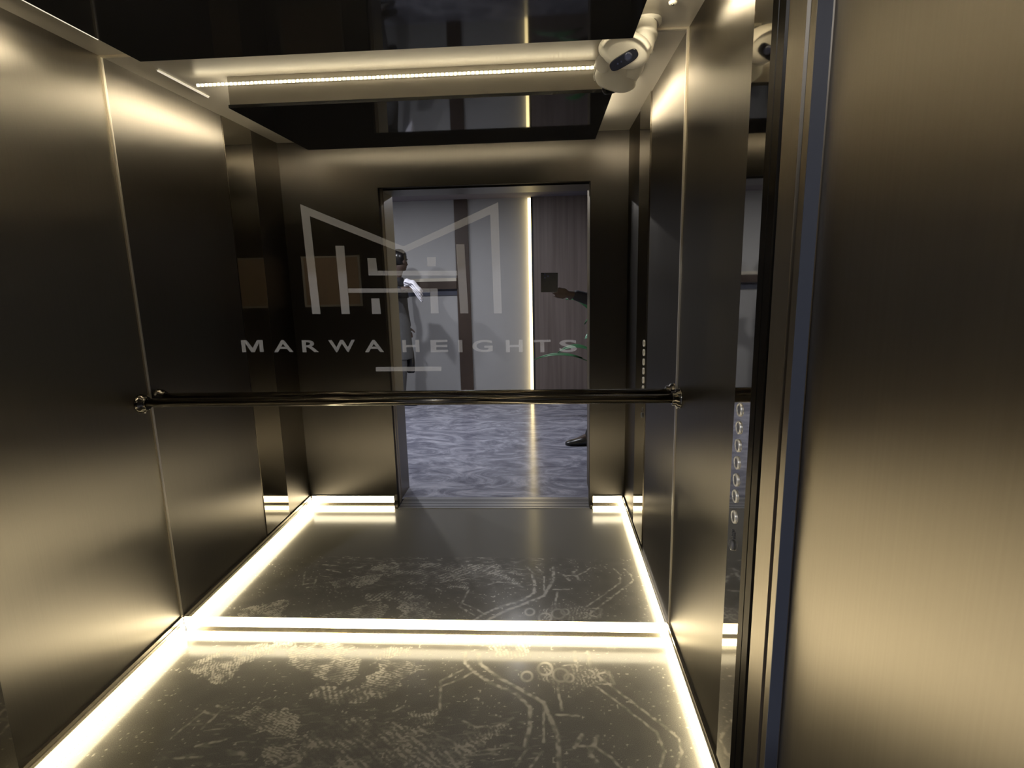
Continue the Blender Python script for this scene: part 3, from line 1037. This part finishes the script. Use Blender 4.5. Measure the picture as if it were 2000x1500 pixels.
def person(label, head, face, neck, sh_l, sh_r, hip, hip_ax, arms, legs, tops, hands, group=None, base=None):
    """arms: {'l': (elbow, wrist), 'r': ...}; legs: {'l': (hip, knee, ankle, toe)}"""
    P = empty('person', base, label, 'person', group)
    hv, fv = Vector(head), Vector(face)
    up = Vector((0, 0, 1))
    addh, Rm = head_mesh(hv, fv, up)
    ch = (Vector(sh_l) + Vector(sh_r)) / 2 - Vector((0, 0, 0.06))
    ws = (ch + Vector(hip)) / 2
    J = {'hip': (*hip, (0.150, 0.105)), 'ws': (*ws, (0.135, 0.100)), 'ch': (*ch, (0.150, 0.110)), 'nk': (*neck, 0.056), 'hd': (*(hv - fv.normalized() * 0.015 + Vector((0, 0, -0.06))), 0.055)}
    E = [('hip', 'ws'), ('ws', 'ch'), ('ch', 'nk'), ('nk', 'hd')]
    for s in 'lr':
        sh = sh_l if s == 'l' else sh_r
        el, wr = arms[s]
        J['s' + s] = (*sh, 0.062)
        J['e' + s] = (*el, 0.044)
        J['w' + s] = (*wr, 0.029)
        E += [('ch', 's' + s), ('s' + s, 'e' + s), ('e' + s, 'w' + s)]
        h, k, a, t = legs[s]
        J['h' + s] = (*h, 0.092)
        J['k' + s] = (*k, 0.062)
        J['a' + s] = (*a, 0.036)
        J['t' + s] = (t[0], t[1], t[2] - 0.008, 0.016)
        E += [('hip', 'h' + s), ('h' + s, 'k' + s), ('k' + s, 'a' + s), ('a' + s, 't' + s)]
    Jb, Eb = dict(J), list(E)
    for s in 'lr':
        hand_joints(Jb, Eb, 'q' + s, 'w' + s, arms[s][1], *hands[s])
    body_mesh('body', Jb, Eb, 'skin', P, addh)
    add_face_parts(P, hv, Rm)
    tops(P, J, E)
    return P, J


def lerp(a, c, t):
    return tuple(a[i] * (1 - t) + c[i] * t for i in range(3))


def shoe(parent, ank, toe):
    a, t = Vector(ank), Vector(toe)
    d = Vector((t.x - a.x, t.y - a.y, 0)).normalized()
    s = d.cross(Vector((0, 0, 1)))
    bm = bmesh.new()
    prev = None
    for u, wd, hh in ((-0.075, 0.022, 0.055), (-0.06, 0.036, 0.085), (0.0, 0.040, 0.105), (0.06, 0.040, 0.080), (0.13, 0.047, 0.058), (0.18, 0.044, 0.045), (0.215, 0.030, 0.034), (0.228, 0.012, 0.022)):
        c = Vector((a.x, a.y, 0)) + d * u
        ring = []
        for i in range(16):
            th = 2 * math.pi * i / 16
            y = math.sin(th)
            z = 0.002 + hh * (0.5 + 0.5 * y) if y > -0.55 else 0.002
            ring.append(bm.verts.new(c + s * wd * math.cos(th) * (1.0 if y < 0.2 else 0.92) + Vector((0, 0, z))))
        if prev:
            for i in range(16):
                bm.faces.new((prev[i], prev[(i + 1) % 16], ring[(i + 1) % 16], ring[i])).smooth = True
        else:
            bm.faces.new(ring)
        prev = ring
    bm.faces.new(prev[::-1])
    return obj('shoe', bm, 'shoe_black', parent)


def garment(name, parent, mat, J, sections, tubes, voxel=0.010):
    """one garment: a lofted torso piece (sections of centre, half width, half depth) fused with sleeves or legs"""
    ax = (Vector(J['sr'][:3]) - Vector(J['sl'][:3])).normalized()
    bm = bmesh.new()
    loft_sections(bm, ax, sections)
    for pts, rad in tubes:
        limb(bm, pts, rad, 20)
    return fuse(obj(name, bm, mat, parent), name, mat, voxel, 5)


def mid(J, dz, t=0.0):
    a = Vector(J['hip'][:3]).lerp(Vector(J['ch'][:3]), t)
    return a + Vector((0, 0, dz))


# the photographer: stands right of the door in the lobby and reaches the phone into the doorway
def photographer_clothes(P, J, E):
    V = lambda k: Vector(J[k][:3])
    nb = V('ch').lerp(V('nk'), 0.75)
    garment('jacket', P, 'dark_cloth', J,
            [(mid(J, -0.13), 0.180, 0.135), (mid(J, 0), 0.183, 0.138), (mid(J, 0, 0.45), 0.168, 0.128), (V('ch') - Vector((0, 0, 0.05)), 0.188, 0.135), (V('ch') + Vector((0, 0, 0.06)), 0.175, 0.108), (nb + Vector((0, 0, -0.03)), 0.10, 0.08), (nb, 0.074, 0.072)],
            [((V('s' + q), V('e' + q), V('e' + q).lerp(V('w' + q), 0.95)), (0.072, 0.058, 0.040)) for q in 'lr'])
    garment('trousers', P, 'black_cloth', J, [(mid(J, 0.08), 0.155, 0.115), (mid(J, -0.05), 0.170, 0.128), (mid(J, -0.14), 0.15, 0.11)],
            [((V('h' + q), V('k' + q), V('k' + q).lerp(V('a' + q), 0.98)), (0.100, 0.076, 0.062)) for q in 'lr'])
    for q in 'lr':
        shoe(P, J['a' + q][:3], J['t' + q][:3])


HAND_W = Vector((1.755, -2.103, 1.318))
ph, _ = person('person in dark clothes reaching a black phone into the doorway, seen in the mirror',
               (2.20, -2.50, 1.635), (-0.95, 0.3, -0.12), (2.265, -2.51, 1.50), (2.29, -2.68, 1.40), (2.29, -2.33, 1.40), (2.35, -2.50, 0.95), None,
               {'r': ((2.055, -2.19, 1.215), tuple(HAND_W)), 'l': ((2.36, -2.76, 1.13), (2.24, -2.78, 0.89))},
               {'l': ((2.33, -2.60, 0.89), (2.12, -2.67, 0.49), (1.93, -2.715, 0.09), (1.76, -2.72, 0.035)),
                'r': ((2.36, -2.41, 0.89), (2.34, -2.39, 0.48), (2.38, -2.37, 0.09), (2.21, -2.36, 0.035))},
               photographer_clothes,
               {'r': ((-1, 0.02, 0.14), (0, -1, 0.25), -1, (0.30, 0.26, 0.24, 0.30), 1.0, 0.18, Vector((-0.75, -0.25, 0.65))),
                'l': ((-0.15, 0, -1), (-0.3, 1, 0), 1, (0.3, 0.35, 0.4, 0.4))},
               base=(2.3, -2.5, 0))

# the phone: its lens sits right behind the picture's viewpoint
pn = empty('phone', CAM, 'square black phone held up by a hand in the doorway, seen in the mirror', 'phone')
PB = Matrix((RT, UP, FW)).transposed()            # columns: right, up, towards the mirror


def pbox(bm, x0, x1, y0, y1, z0, z1):
    start = len(bm.verts)
    box(bm, x0, x1, y0, y1, z0, z1)
    bm.verts.ensure_lookup_table()
    for v in bm.verts[start:]:
        v.co = CAM + PB @ v.co
    return bm


bevel(obj('phone_body', pbox(bmesh.new(), -0.030, 0.092, -0.128, 0.012, -0.0135, -0.0055), 'phone_black', pn), 0.002)
obj('screen', pbox(bmesh.new(), -0.026, 0.088, -0.124, 0.008, -0.0142, -0.0136), 'camera_black', pn)
for dx, dy in ((0.0, 0.0), (0.0, -0.022), (0.022, -0.011)):
    bm = bmesh.new()
    c = CAM + PB @ Vector((dx, dy, -0.0054))
    tube(bm, [c, c + FW * 0.0008, c + FW * 0.001], [0.007, 0.007, 0.005], 18)
    obj('phone_lens', bm, 'lens_glass', pn)


# the person further back in the lobby
def lobby_clothes(P, J, E):
    V = lambda k: Vector(J[k][:3])
    nb = V('ch').lerp(V('nk'), 0.75)
    garment('tunic', P, 'grey_cloth', J,
            [(mid(J, -0.42), 0.200, 0.160), (mid(J, -0.2), 0.188, 0.150), (mid(J, 0), 0.180, 0.140), (mid(J, 0, 0.45), 0.166, 0.128), (V('ch') + Vector((0, 0, 0.02)), 0.170, 0.118), (nb, 0.070, 0.068)], [])
    garment('jacket', P, 'black_cloth', J,
            [(V('ch') - Vector((0, 0, 0.10)), 0.192, 0.140), (V('ch') + Vector((0, 0, 0.06)), 0.184, 0.116), (nb + Vector((0, 0, -0.03)), 0.10, 0.085), (nb + Vector((0, 0, 0.015)), 0.078, 0.076)],
            [((V('s' + q), V('e' + q), V('e' + q).lerp(V('w' + q), 0.9)), (0.074, 0.060, 0.046)) for q in 'lr'])
    garment('trousers', P, 'grey_cloth', J, [(mid(J, 0.02), 0.150, 0.11), (mid(J, -0.14), 0.15, 0.11)],
            [((V('h' + q), V('k' + q), V('k' + q).lerp(V('a' + q), 0.98)), (0.098, 0.080, 0.070)) for q in 'lr'])
    for q in 'lr':
        shoe(P, J['a' + q][:3], J['t' + q][:3])


lp, _ = person('person in black jacket and grey tunic standing far back in the lobby',
               (-0.095, -4.43, 1.655), (0.55, -0.83, -0.05), (-0.145, -4.44, 1.50), (-0.165, -4.25, 1.40), (-0.165, -4.62, 1.40), (-0.17, -4.44, 0.96), None,
               {'l': ((-0.30, -4.10, 1.25), (-0.04, -4.17, 1.345)), 'r': ((-0.15, -4.66, 1.12), (-0.075, -4.52, 0.90))},
               {'l': ((-0.17, -4.35, 0.90), (-0.14, -4.34, 0.49), (-0.19, -4.34, 0.09), (-0.02, -4.33, 0.035)),
                'r': ((-0.17, -4.53, 0.90), (-0.18, -4.54, 0.49), (-0.22, -4.54, 0.09), (-0.05, -4.54, 0.035))},
               lobby_clothes,
               {'l': ((0.97, -0.1, 0.15), (0, -0.3, -1), -1, (0.25, 0.3, 0.3, 0.35)),
                'r': ((0.2, 0.25, -0.95), (0.2, 1, 0), 1, (0.6, 0.7, 0.7, 0.7))},
               base=(-0.17, -4.44, 0))

# white folded cloth over the hand
ct = empty('folded_cloth', (0.07, -4.22, 1.36), 'white folded cloth held in the hand of the person in the lobby', 'cloth')
for k in range(4):
    bm = bmesh.new()
    n, mm = 22, 10
    grid = []
    for i in range(n):
        u = i / (n - 1)
        row = []
        for j in range(mm):
            v = j / (mm - 1) - 0.5
            xx = 0.0 + 0.18 * u
            zz = 1.435 + 0.030 * math.sin(u * 2.2 + 0.5) - 0.11 * u * u - 0.030 * k * (0.5 + 0.7 * u) + 0.006 * math.sin(u * 14 + k * 2)
            yy = -4.215 + v * 0.15 * (1 - 0.15 * k) + 0.008 * math.sin(u * 9 + k)
            zz -= 0.07 * v * v * 4 * 0.5
            row.append(bm.verts.new((xx, yy, zz)))
        grid.append(row)
    for i in range(n - 1):
        for j in range(mm - 1):
            bm.faces.new((grid[i][j], grid[i + 1][j], grid[i + 1][j + 1], grid[i][j + 1])).smooth = True
    o = obj('fold', bm, 'white_cloth', ct)
    s = o.modifiers.new('solid', 'SOLIDIFY')
    s.thickness = 0.010

# black bag hanging from the other hand
bg = empty('handbag', (-0.05, -4.49, 0.45), 'small black bag hanging from the hand of the person in the lobby', 'bag')
bm = bmesh.new()
prev = None
for z, wx, wy in ((0.36, 0.036, 0.020), (0.37, 0.046, 0.028), (0.48, 0.052, 0.034), (0.60, 0.046, 0.028), (0.67, 0.034, 0.016), (0.685, 0.028, 0.008)):
    ring = []
    for i in range(20):
        t = 2 * math.pi * i / 20
        c, s = math.cos(t), math.sin(t)
        ring.append(bm.verts.new((-0.055 + wx * math.copysign(abs(c) ** 0.6, c), -4.485 + wy * math.copysign(abs(s) ** 0.6, s), z)))
    if prev:
        for i in range(20):
            bm.faces.new((prev[i], prev[(i + 1) % 20], ring[(i + 1) % 20], ring[i])).smooth = True
    else:
        bm.faces.new(ring)
    prev = ring
bm.faces.new(prev)
obj('bag_body', bm, 'black_leather', bg)
bm = bmesh.new()
tube(bm, [(-0.080, -4.485, 0.675), (-0.078, -4.485, 0.76), (-0.066, -4.487, 0.80), (-0.050, -4.487, 0.80), (-0.036, -4.485, 0.76), (-0.032, -4.485, 0.675)], 0.005, 8)
obj('bag_handle', bm, 'white_cloth', bg, label='pale looped handle')

# ------------------------------------------------------------------ potted plant at the right of the lobby
pl = empty('potted_plant', (2.28, -3.55, 0), 'green plant with long arching leaves in front of the wood panel, seen in the mirror', 'plant')
bm = bmesh.new()
tube(bm, [(2.28, -3.55, 0.0005), (2.28, -3.55, 0.01), (2.28, -3.55, 0.36), (2.28, -3.55, 0.38)], [0.12, 0.125, 0.17, 0.175], 32)
obj('pot', bm, 'pot_white', pl)
bm = bmesh.new()
tube(bm, [(2.28, -3.55, 0.378), (2.28, -3.55, 0.384)], [0.16, 0.155], 28)
obj('soil', bm, 'soil', pl)


def arch_leaf(tip, mid, wd, mat):
    """stem from the pot, then a long blade ending at tip"""
    p0, p1, p2 = Vector((2.28, -3.55, 0.38)), Vector(mid), Vector(tip)
    pts = [p0 * (1 - t) ** 2 + p1 * 2 * t * (1 - t) + p2 * t * t for t in (i / 18 for i in range(19))]
    bm = bmesh.new()
    tube(bm, pts[:11], [0.007 - 0.0003 * i for i in range(11)], 8)
    stem = obj('leaf_stem', bm, 'stem_green', pl)
    bm = bmesh.new()
    prev = None
    blade = pts[8:]
    for i, p in enumerate(blade):
        t = i / (len(blade) - 1)
        d = (blade[min(i + 1, len(blade) - 1)] - blade[max(i - 1, 0)]).normalized()
        s = Vector((-d.y, d.x, 0))
        s = s.normalized() if s.length > 1e-4 else Vector((1, 0, 0))
        s = (s * 0.75 + d.cross(s) * 0.6).normalized()
        hw = wd * math.sin(math.pi * min(1, 0.06 + 0.94 * t)) ** 0.8 + 0.001
        nrm = d.cross(s)
        row = [bm.verts.new(p + s * hw * a + nrm * (0.012 * abs(a))) for a in (-1, -0.5, 0, 0.5, 1)]
        if prev:
            for k in range(4):
                bm.faces.new((prev[k], prev[k + 1], row[k + 1], row[k])).smooth = True
        prev = row
    o = obj('leaf_blade', bm, mat, stem)
    sd = o.modifiers.new('solid', 'SOLIDIFY')
    sd.thickness = 0.002


for tip, mid, wd, mat in (((1.66, -3.50, 0.70), (1.95, -3.50, 0.92), 0.024, 'leaf'), ((1.43, -3.55, 0.63), (1.85, -3.55, 0.80), 0.018, 'leaf'),
                          ((1.92, -3.40, 0.845), (2.1, -3.45, 1.05), 0.045, 'leaf_pale'), ((1.74, -3.50, 1.22), (2.02, -3.52, 1.30), 0.030, 'leaf'),
                          ((2.12, -3.25, 1.35), (2.2, -3.4, 1.3), 0.05, 'leaf'), ((2.62, -3.35, 1.10), (2.45, -3.45, 1.35), 0.05, 'leaf'),
                          ((2.75, -3.70, 0.80), (2.55, -3.6, 1.1), 0.045, 'leaf'), ((2.35, -3.95, 1.15), (2.3, -3.75, 1.35), 0.05, 'leaf'),
                          ((1.95, -3.85, 0.95), (2.1, -3.7, 1.25), 0.045, 'leaf')):
    arch_leaf(tip, mid, wd, mat)
